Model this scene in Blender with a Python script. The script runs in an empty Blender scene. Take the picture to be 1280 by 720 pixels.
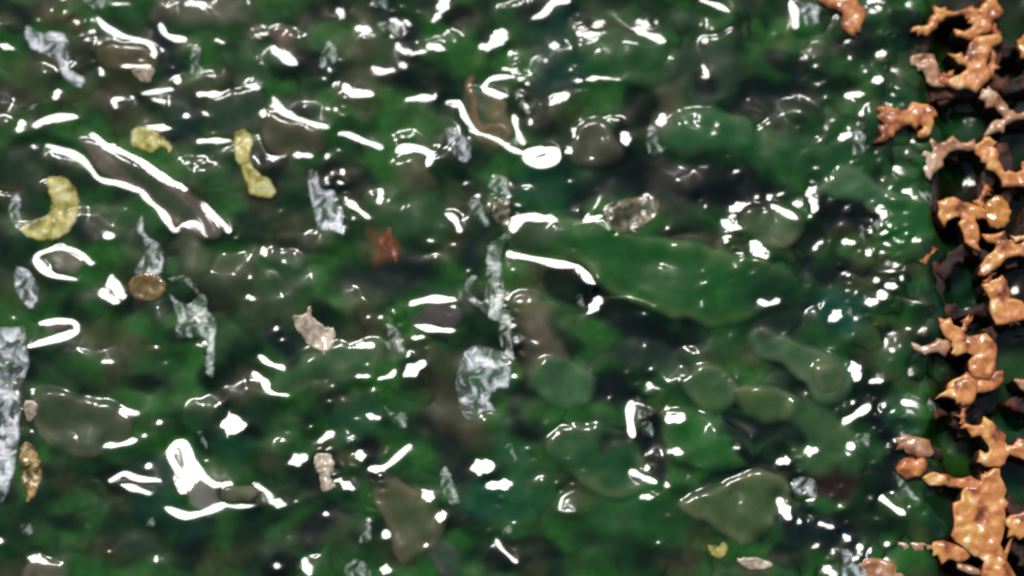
import bpy, math, random
import numpy as np
from mathutils import Vector, noise
from mathutils.geometry import delaunay_2d_cdt

random.seed(7)
rng = np.random.default_rng(11)
sc = bpy.context.scene
COL = sc.collection

# ---------------------------------------------------------------- camera, sky, sun, exposure
MM = 0.001                                   # one photo pixel is about one millimetre on the water
CAM_TILT = math.radians(11)                  # camera leans back a little from straight down
DIST = 2.6
cam_d = bpy.data.cameras.new('camera')
cam = bpy.data.objects.new('camera', cam_d)
COL.objects.link(cam)
cam_d.sensor_width = 36.0
cam_d.lens = 36.0 * DIST / 1.28
cam.location = (0, -DIST * math.sin(CAM_TILT), DIST * math.cos(CAM_TILT))
cam.rotation_euler = (CAM_TILT, 0, 0)
cam_d.clip_start = 0.05
cam_d.clip_end = 200.0
cam_d.dof.use_dof = True
cam_d.dof.focus_distance = DIST * 0.985
cam_d.dof.aperture_fstop = 0.85
sc.camera = cam

SUN_ELEV = math.radians(53)
SUN_AZ = math.radians(104)                   # direction towards the sun, from +X, counterclockwise
sun_dir = Vector((math.cos(SUN_ELEV) * math.cos(SUN_AZ), math.cos(SUN_ELEV) * math.sin(SUN_AZ), math.sin(SUN_ELEV)))
sd = bpy.data.lights.new('sun', 'SUN')
sd.energy = 1.5
sd.angle = math.radians(15)
sd.color = (1.0, 0.975, 0.94)
sun = bpy.data.objects.new('sun', sd)
COL.objects.link(sun)
sun.rotation_euler = (-sun_dir).to_track_quat('-Z', 'Y').to_euler()
sun.location = sun_dir * 5

w = bpy.data.worlds.new('World')
sc.world = w
w.use_nodes = True
wn = w.node_tree
bg = wn.nodes['Background']
sky = wn.nodes.new('ShaderNodeTexSky')
sky.sky_type = 'NISHITA'
sky.sun_disc = False
sky.sun_elevation = SUN_ELEV
sky.sun_rotation = math.radians(90) - SUN_AZ
sky.dust_density = 3.0
sky.air_density = 1.0
sky.ozone_density = 0.6
wn.links.new(sky.outputs[0], bg.inputs[0])
bg.inputs[1].default_value = 0.05
sc.view_settings.view_transform = 'Standard'
sc.view_settings.look = 'None'
sc.view_settings.gamma = 1.0
sc.view_settings.exposure = 0.8
sc.render.filter_size = 1.9
sc.cycles.pixel_filter_type = 'BLACKMAN_HARRIS'
sc.cycles.filter_width = 2.3
sc.cycles.max_bounces = 6

# ---------------------------------------------------------------- photo pixel -> point on the level plane z
cR = cam.rotation_euler.to_matrix()
cP = Vector(cam.location)
def at(px, py, z=0.0):
    d = cR @ Vector(((px - 640) / 1280 * 1.28, -(py - 360) / 1280 * 1.28, -DIST))
    t = (z - cP.z) / d.z
    p = cP + d * t
    return p.x, p.y

TS = 430 / 1279
TILES = dict(A=(0, 0), B=(425, 0), C=(850, 0), D=(0, 240), E=(425, 240), F=(850, 240), G=(0, 478), H=(425, 478), I=(850, 478), P=None)
def tp(tile, x, y):
    """note-book coordinates -> photo pixels"""
    if tile == 'P': return x, y
    ox, oy = TILES[tile]
    return ox + x * TS, oy + y * TS
def tw(tile, wd): return wd if tile == 'P' else wd * TS

def lin(c):
    return tuple((v / 255 / 12.92) if v / 255 <= 0.04045 else ((v / 255 + 0.055) / 1.055) ** 2.4 for v in c)

DEBUG = False
# glints: crests and flanks of the ripples that face the sun (tile, width, points)
GLINT = []
def g(tile, text):
    for part in text.split(';'):
        v = part.split()
        if not v: continue
        w_ = float(v[0]); pts = [tuple(float(c) for c in t.split(',')) for t in v[1:]]
        GLINT.append((tile, w_, pts))
g('A', '22 0,165 50,180; 22 360,65 385,95 440,125 500,142 550,165 572,205; 28 600,90 612,125 645,142 685,145; 16 690,22 770,16; 12 410,18 480,18; 18 450,250 560,250; 20 375,255 378,285; 26 655,290 658,310; 26 215,335 208,365; 30 80,455 68,490; 30 135,468 190,442 285,435; 20 125,545; 26 175,540 250,565 310,600 345,640 375,670 450,685 530,715; 28 345,500 390,540 470,575 540,615 600,665 690,705; 22 430,405 425,375 455,370; 18 530,350 600,338 640,335; 14 570,370 610,380; 24 550,475 635,480; 26 690,432; 24 765,425; 24 740,355 820,355; 22 920,320 965,330; 24 1015,360 1045,410 1100,445 1215,475; 28 980,415 975,430; 22 735,525 855,522; 14 990,595 1060,580; 24 1090,578 1155,580; 22 1215,580; 22 1262,500; 20 1250,410; 14 1258,560; 34 1020,185 1060,215 1100,240; 12 960,125 1000,125; 14 800,150 830,165; 12 970,235; 28 1255,40 1275,50; 12 310,75; 12 300,130')
g('B', '45 385,0 378,40; 24 370,50 345,80; 16 240,70 255,90; 24 60,105 110,115; 10 290,42; 18 210,160 225,185 260,190; 10 260,205 320,195; 26 330,175 385,187; 26 120,250 150,268 195,262; 20 225,235 240,250; 28 20,320 50,350 120,355; 26 250,370 300,362 350,362; 28 715,70 755,55 790,15 845,5; 62 600,125 575,155; 30 525,175 560,180; 24 632,195; 14 600,250 650,260; 24 620,285 560,290 535,325 560,345 615,360; 22 600,535 640,560 690,580; 20 390,375 440,380 460,420 500,480 550,510 620,540; 22 645,430 655,480 680,540; 44 740,565 695,575 700,600 740,615 785,600 795,572 740,565; 28 785,170 805,170; 16 765,228; 30 800,375 845,355; 26 890,130 960,130; 14 940,90 980,80; 32 1100,110 1140,130 1200,155; 22 1105,80 1150,95; 26 915,300 960,295; 14 960,295 1040,305; 32 1200,430 1190,460; 34 1055,500 1065,540; 24 0,495 30,505 100,530 150,548; 30 210,560 240,550 300,555 335,580 325,615; 20 840,570 860,570; 16 853,672; 14 860,470 870,500; 14 890,445')
g('C', '22 80,0 130,20 180,45; 28 410,0 425,50 430,100; 14 120,105; 24 93,152; 22 88,248 100,290; 14 455,218; 16 500,248; 28 735,200 765,195; 26 785,258 830,275 865,320; 34 720,305 740,300; 24 620,350 680,350; 22 670,425; 30 590,520 625,505; 28 845,15 910,15; 18 700,5 730,5; 18 940,20; 30 800,620 840,645 870,640; 34 890,690 930,685; 30 830,712 890,712; 34 500,700 480,720; 18 1215,148; 32 1080,395 1130,405; 28 1080,650 1125,655; 24 1105,550')
g('D', '26 525,0 560,40 590,65 620,100 650,150; 20 650,150 690,120 740,125 770,175; 24 745,40 790,90 830,120 850,150; 30 390,165 415,168; 26 340,270 290,225 230,210 160,225 135,250 160,290 210,315 285,330; 36 415,310 430,350 455,390; 30 380,365 395,390 430,410; 26 150,490 220,480 275,490 280,520 250,535 180,555 110,580; 22 975,210 985,240; 20 1055,262; 22 920,390 945,405; 22 1028,510; 16 1048,550; 24 960,605 1000,640 1050,655; 24 940,670 1000,720; 18 578,580; 12 615,635; 14 380,635 420,635; 16 930,320; 14 50,470')
g('E', '26 30,35 60,60 105,100; 22 150,0 145,45; 18 0,120 10,160; 26 390,80 425,105 445,150; 18 325,180 345,185; 14 475,290; 20 625,15; 40 640,150 652,115 690,97 740,97; 26 740,97 800,103; 14 720,95 790,102; 7 790,102 900,110 960,120 1000,150; 18 900,108 970,100; 30 625,228 700,245 800,265 880,280; 32 880,280 920,320 940,345; 8 1000,390 1100,400 1170,430; 42 960,400 935,440; 28 265,415 340,400 425,400; 28 280,495 340,510 415,515; 18 270,545 310,540; 16 105,465; 18 150,465; 24 65,570 120,575; 22 60,690 110,690; 20 145,700 190,690 205,668; 52 245,680 300,645; 22 645,685; 14 640,290; 14 660,410 680,410; 20 1135,15; 16 1215,135; 16 1130,455; 14 1130,570; 14 1155,660; 28 1150,715')
g('F', '36 195,60 240,45; 28 155,105 190,130 220,130; 20 170,185; 28 345,55 385,75 430,105; 22 420,45 450,48; 16 285,15; 50 280,200 300,235; 20 320,245; 34 490,20 500,65; 18 480,95; 34 735,70 760,90; 26 850,5 890,35; 24 605,180 645,190; 18 865,185 895,188; 16 945,138; 26 700,225; 24 755,225; 26 770,265 810,280; 12 740,300 830,295; 28 730,330; 28 770,350 800,355; 44 750,385; 34 690,415 720,410; 26 290,405 330,420 365,405; 40 570,470 590,445; 34 890,520 925,515; 44 640,640 655,690; 24 710,708 750,705; 36 860,670; 40 1040,350 1075,325; 34 1085,435 1130,440; 24 1160,515; 30 1270,345; 22 500,210; 16 790,590; 8 800,395 920,425')
g('G', '24 445,100 510,118; 24 390,240 440,235 500,215; 26 592,152; 20 535,200; 96 842,160 860,160; 40 860,170 905,158; 26 410,370 460,340 510,360 590,365; 26 450,385 550,415; 26 550,312; 34 655,225 630,260 650,310 680,350 705,300 680,230 655,225; 60 690,350 685,405; 22 690,300 720,350 700,380; 20 800,385 860,378; 16 830,460 880,466 950,462; 30 710,270 740,340 800,385; 30 620,470 690,500 760,485 830,460; 20 950,385 990,410 1010,440; 34 1010,445 1055,455; 26 105,655 165,670; 30 0,590; 26 1185,215 1240,185; 44 1080,300 1125,280; 24 1210,490; 28 1030,685; 34 1130,665 1150,715; 20 970,0 1010,40 1070,50; 14 1235,15; 14 1225,70; 14 1100,445; 14 405,630; 14 115,180; 20 120,40')
g('H', '22 100,125 145,135; 26 260,235 200,290 155,320 110,325; 32 70,265 75,295; 32 10,375 45,400; 56 500,322 550,315; 40 555,385 630,380; 36 310,420 340,430; 40 375,500; 40 170,565; 24 320,610; 40 155,695 175,700; 34 1080,75 1075,130 1085,200; 36 1215,140 1270,140; 30 1225,255 1270,265; 26 1140,315; 26 1080,330 1120,350 1165,375; 24 1120,430 1160,430; 12 870,405 830,430 820,475 870,480; 16 580,580 600,620 655,670; 16 1180,597; 12 1000,55; 10 1130,40 1160,15 1190,25; 10 1110,80 1160,95; 10 1130,270 1165,250')
g('I', '30 0,130; 24 0,265; 30 610,150 650,125 700,90; 26 830,75 880,90 930,125; 34 460,260 500,255; 38 630,240; 34 370,295 405,290; 44 370,440 405,505; 22 440,520; 18 515,525 570,545; 20 610,570 630,590; 28 665,612; 22 640,75; 24 750,435 800,475 830,495; 22 800,215; 34 535,690 570,715; 24 770,600; 16 905,10')

# water patches: algal tints, silt, film, and painted-in reflections and shade: tile, width, points, softness, colour, rise in mm, rim colour
OL = (104, 98, 78)
PATCH = [
    ('P', 34, [(205, 10), (290, 14)], 9, (92, 88, 74), 3, None),
    ('P', 16, [(352, 35), (362, 62)], 6, (112, 90, 78), 2, None),
    ('P', 24, [(74, 322), (96, 334)], 4, (116, 106, 94), 3, None),
    ('P', 9, [(60, 410), (84, 408)], 3, (104, 92, 84), 1, None),
    ('P', 26, [(68, 525), (85, 522)], 5, (50, 66, 30), -1, None),
    ('P', 24, [(532, 394), (560, 394)], 5, (96, 88, 84), 2, None),
    ('P', 44, [(598, 128), (618, 160)], 5, (54, 84, 54), 3, (150, 118, 84)),
    ('P', 10, [(590, 100), (592, 122), (600, 150), (628, 172)], 4, (140, 104, 72), 1, None),
    ('P', 25, [(288, 619), (312, 619)], 2, (118, 120, 92), 3, (70, 54, 42)),
    ('P', 22, [(255, 612), (262, 630)], 4, (132, 126, 120), 1, None),
    ('P', 13, [(742, 34), (792, 36)], 5, (56, 44, 34), 1, None),
    ('P', 34, [(512, 205), (520, 232)], 8, (82, 80, 58), 3, None),
    ('P', 46, [(505, 270), (540, 278)], 10, (60, 76, 44), 4, None),
    ('P', 40, [(440, 115), (465, 60)], 12, (66, 64, 46), 2, None),
    ('P', 34, [(662, 380), (682, 440), (676, 470)], 9, (98, 90, 70), 4, None),
    ('P', 30, [(850, 80), (842, 110), (835, 160)], 9, (86, 88, 66), 2, None),
    ('P', 44, [(872, 90), (885, 108)], 9, (30, 52, 36), -2, (92, 98, 78)),
    ('P', 70, [(770, 640), (830, 650)], 18, (32, 82, 36), 3, None),
    ('P', 36, [(552, 690), (560, 700)], 6, (58, 68, 60), 2, (92, 92, 86)),
    ('P', 50, [(250, 340), (310, 372), (350, 400)], 16, (58, 66, 44), 3, None),
    ('P', 34, [(235, 300), (245, 325)], 8, (84, 92, 68), 3, None),
    ('P', 48, [(365, 470), (420, 455), (460, 448)], 10, (56, 92, 52), 4, (92, 104, 72)),
    ('P', 46, [(440, 535), (455, 525)], 9, (34, 80, 52), 3, None),
    ('P', 44, [(560, 490), (590, 545)], 18, (66, 66, 44), 1, None),
    ('P', 24, [(60, 20), (90, 30)], 10, (74, 62, 30), 1, None),
    ('P', 34, [(20, 90), (50, 115)], 14, (62, 76, 40), 1, None),
    ('P', 40, [(170, 80), (150, 105)], 12, (54, 58, 30), 0, None),
    ('P', 18, [(345, 320), (368, 330)], 6, (84, 96, 74), 3, None),
    ('P', 26, [(482, 300), (486, 318)], 8, (140, 78, 44), 1, None),
    ('P', 30, [(45, 716), (70, 718)], 6, (94, 90, 74), 3, (120, 112, 96)),
    ('P', 60, [(675, 232), (700, 238)], 12, (24, 70, 48), 0, None),
    ('P', 44, [(590, 620), (640, 632)], 12, (26, 78, 50), 0, None),
    ('P', 36, [(185, 625), (245, 656)], 14, (26, 66, 46), 0, None),
    ('P', 24, [(280, 552), (300, 556)], 10, (26, 70, 48), 0, None),
    ('P', 40, [(640, 540), (655, 620)], 16, (34, 84, 44), 0, None),
    ('P', 50, [(1035, 380), (1060, 395)], 14, (24, 78, 58), 0, None),
    ('P', 36, [(1100, 150), (1130, 130)], 9, (34, 84, 44), 4, None),
    ('P', 44, [(1118, 520), (1130, 530)], 8, (38, 84, 50), 4, (72, 100, 72)),
    ('P', None, [(100,176), (130,180), (175,208), (235,238), (276,282), (262,300), (215,277), (180,242), (130,215)], 3, (96, 90, 76), 3, (120, 104, 90)),  # olive-grey reflection of the surroundings painted into the water
    ('P', None, [(132,190), (165,200), (205,230), (246,268), (232,276), (203,258), (172,228)], 4, (52, 70, 44), 0, None),
    ('P', None, [(125,60), (160,54), (195,72), (182,86), (130,82)], 4, (72, 70, 42), 3, (112, 100, 84)),
    ('P', None, [(325,148), (350,145), (405,170), (395,190), (340,190)], 5, (66, 68, 46), 3, (108, 94, 80)),
    ('P', None, [(262,128), (320,110), (332,140), (320,160), (270,165)], 5, (42, 66, 44), 3, (90, 88, 74)),
    ('P', None, [(42,490), (90,494), (165,515), (150,555), (105,570), (50,545)], 6, (62, 76, 50), 5, (108, 100, 82)),
    ('P', None, [(742,148), (765,163), (778,195), (760,207), (715,202), (722,165)], 5, (66, 70, 52), 4, (96, 92, 76)),
    ('P', None, [(725,44), (790,40), (830,48), (852,75), (835,105), (780,106), (730,100)], 5, (34, 78, 36), 5, (78, 84, 60)),
    ('P', None, [(828,170), (850,142), (885,138), (932,150), (942,178), (900,190), (845,192)], 7, (42, 92, 50), 5, (84, 98, 66)),
    ('P', None, [(930,178), (1000,170), (1080,190), (1060,222), (990,216), (945,208)], 12, (34, 78, 38), 3, None),
    ('P', None, [(630,292), (640,274), (690,271), (750,276), (778,290), (830,298), (900,312), (965,332), (995,352), (975,376), (930,402), (880,406), (820,390), (772,370), (746,350), (730,332), (700,325), (650,320)], 4, (31, 86, 32), 5, (96, 116, 66)),
    ('P', None, [(950,330), (1010,345), (1000,385), (950,400), (925,370)], 24, (22, 56, 29), -1, None),
    ('P', None, [(634,290), (645,278), (680,276), (700,290), (690,310), (650,315)], 7, (56, 74, 46), 1, None),
    ('P', None, [(928,265), (955,254), (988,262), (1004,285), (985,307), (955,308), (930,292)], 5, (66, 92, 56), 6, (122, 116, 90)),
    ('P', None, [(1022,240), (1060,210), (1110,238), (1132,250), (1100,264), (1040,260)], 8, (64, 104, 66), 4, (98, 118, 84)),
    ('P', None, [(1098,255), (1150,243), (1168,275), (1160,310), (1120,322), (1095,295)], 6, (28, 90, 36), 6, (80, 96, 58)),
    ('P', None, [(936,420), (965,413), (1000,428), (1045,443), (1068,465), (1055,497), (1020,502), (1005,475), (980,457), (950,442)], 6, (62, 94, 60), 4, (96, 110, 80)),
    ('P', None, [(1020,458), (1045,456), (1055,475), (1040,488), (1020,480)], 4, (42, 78, 38), 3, (118, 116, 88)),
    ('P', None, [(855,475), (880,458), (908,464), (920,490), (900,517), (868,507)], 6, (60, 94, 52), 4, (104, 116, 84)),
    ('P', None, [(918,490), (950,483), (988,496), (998,513), (970,532), (938,522)], 4, (58, 86, 44), 5, (116, 114, 84)),
    ('P', None, [(828,520), (865,517), (902,524), (938,555), (932,582), (880,585), (843,570)], 5, (36, 96, 36), 7, (92, 118, 74)),
    ('P', None, [(988,500), (1040,518), (1075,560), (1062,602), (1010,592), (982,560)], 9, (50, 86, 46), 5, (84, 100, 68)),
    ('P', None, [(850,630), (890,613), (950,588), (988,608), (972,647), (935,678), (893,662)], 5, (66, 88, 48), 6, (116, 120, 86)),
    ('P', None, [(683,560), (700,538), (752,533), (792,550), (812,602), (770,622), (725,602)], 6, (38, 80, 42), 4, (98, 112, 74)),
    ('P', None, [(662,470), (690,448), (737,465), (747,490), (715,512), (683,502)], 6, (56, 94, 56), 4, (80, 108, 76)),
    ('P', None, [(478,590), (510,608), (546,630), (556,660), (532,690), (500,702), (486,660), (468,620)], 5, (74, 82, 52), 5, (116, 102, 84)),
    ('P', None, [(455,250), (500,235), (560,255), (565,290), (520,300), (470,290)], 12, (44, 76, 40), 3, None),
    ('P', None, [(850,60), (900,55), (930,90), (910,120), (870,125), (845,100)], 16, (42, 62, 44), 1, None),
    ('P', None, [(868,92), (892,95), (900,112), (885,120), (868,108)], 6, (14, 26, 18), -2, None),
    ('P', None, [(1185,-30), (1340,-30), (1340,760), (1182,760), (1166,600), (1188,420), (1172,200)], 12, (26, 22, 12), 0, None),  # shade down in the comb holes, painted as dark brown water
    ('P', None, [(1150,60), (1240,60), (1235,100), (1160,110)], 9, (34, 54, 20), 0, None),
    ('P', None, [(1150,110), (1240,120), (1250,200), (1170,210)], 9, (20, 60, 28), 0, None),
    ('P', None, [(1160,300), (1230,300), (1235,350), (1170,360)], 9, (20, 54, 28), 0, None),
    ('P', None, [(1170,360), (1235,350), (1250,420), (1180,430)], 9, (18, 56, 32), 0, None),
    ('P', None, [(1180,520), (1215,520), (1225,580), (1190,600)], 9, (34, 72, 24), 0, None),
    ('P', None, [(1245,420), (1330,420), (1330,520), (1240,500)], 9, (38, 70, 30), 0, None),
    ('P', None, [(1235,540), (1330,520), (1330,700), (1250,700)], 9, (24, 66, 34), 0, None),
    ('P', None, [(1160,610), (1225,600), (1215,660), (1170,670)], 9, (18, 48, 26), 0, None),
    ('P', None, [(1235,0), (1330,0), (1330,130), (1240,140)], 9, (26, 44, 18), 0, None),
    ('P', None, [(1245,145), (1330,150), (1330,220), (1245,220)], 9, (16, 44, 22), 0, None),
    # dark hollows: shade and dark reflections painted into the water colour
    ('P', 64, [(790, 215), (860, 225), (930, 240)], 18, (8, 16, 11), -3, None),
    ('P', 44, [(725, 240), (760, 228)], 14, (14, 30, 22), -2, None),
    ('P', 44, [(440, 350), (520, 345)], 18, (16, 30, 24), -2, None),
    ('P', 38, [(1035, 262), (1075, 268)], 9, (8, 16, 12), -4, None),
    ('P', 34, [(765, 490), (790, 500)], 12, (16, 24, 22), -2, None),
    ('P', 20, [(808, 550), (758, 548)], 8, (18, 30, 22), -2, None),
    ('P', 30, [(965, 130), (1000, 100)], 16, (18, 36, 26), -2, None),
    ('P', 40, [(965, 400), (1000, 390)], 14, (20, 38, 26), -3, None),
    ('P', 34, [(915, 530), (985, 545)], 8, (16, 32, 22), -3, None),
    ('P', 30, [(1020, 606), (1060, 606)], 8, (44, 28, 24), -2, None),
    ('P', 36, [(990, 655), (1050, 670)], 10, (22, 34, 34), -2, None),
    ('P', 34, [(345, 420), (365, 440)], 10, (20, 32, 28), -2, None),
    ('P', 32, [(380, 670), (420, 640)], 12, (22, 30, 28), -2, None),
    ('P', 30, [(485, 20), (520, 45)], 10, (18, 30, 24), -2, None),
    ('P', 40, [(205, 60), (215, 85)], 14, (22, 34, 34), -2, None),
    ('P', 36, [(225, 130), (230, 155)], 12, (28, 50, 46), -1, None),
    ('P', 26, [(600, 300), (590, 330)], 10, (16, 36, 26), -1, None),
    ('P', 60, [(800, 420), (830, 440)], 20, (20, 44, 30), -2, None),
    ('P', 40, [(170, 600), (220, 590)], 14, (28, 46, 44), 0, None),
    ('P', 60, [(690, 30), (700, 90)], 20, (28, 60, 50), 0, None),
    ('P', 26, [(640, 520), (668, 545)], 10, (16, 26, 18), -1, None),
    ('P', 24, [(815, 520), (822, 590)], 8, (10, 18, 14), -2, None),
    ('P', 20, [(925, 555), (945, 575), (975, 580)], 7, (12, 22, 14), -2, None),
    ('P', 30, [(735, 375), (790, 405), (860, 425)], 9, (12, 24, 15), -2, None),
    ('P', 30, [(1080, 500), (1120, 560), (1100, 610)], 10, (12, 22, 16), -2, None),
    ('P', 30, [(1010, 330), (1040, 350)], 10, (12, 24, 16), -2, None),
    ('P', 28, [(940, 110), (1010, 120)], 10, (14, 28, 20), -2, None),
    ('P', 34, [(455, 560), (470, 590)], 10, (18, 24, 20), -1, None),
    ('P', 30, [(560, 560), (580, 590)], 12, (22, 30, 22), -1, None),
    # between the comb cells
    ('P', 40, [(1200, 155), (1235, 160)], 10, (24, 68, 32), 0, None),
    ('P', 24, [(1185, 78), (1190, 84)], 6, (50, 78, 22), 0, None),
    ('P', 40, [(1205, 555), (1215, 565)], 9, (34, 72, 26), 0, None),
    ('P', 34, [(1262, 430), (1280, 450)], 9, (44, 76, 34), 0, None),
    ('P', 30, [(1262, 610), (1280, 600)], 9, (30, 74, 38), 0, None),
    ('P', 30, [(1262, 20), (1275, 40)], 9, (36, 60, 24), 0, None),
]

def t(s): return [tuple(float(c) for c in k.split(',')) for k in s.split()]
FG = 'pale foam and film flecks floating on the green water'
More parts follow.
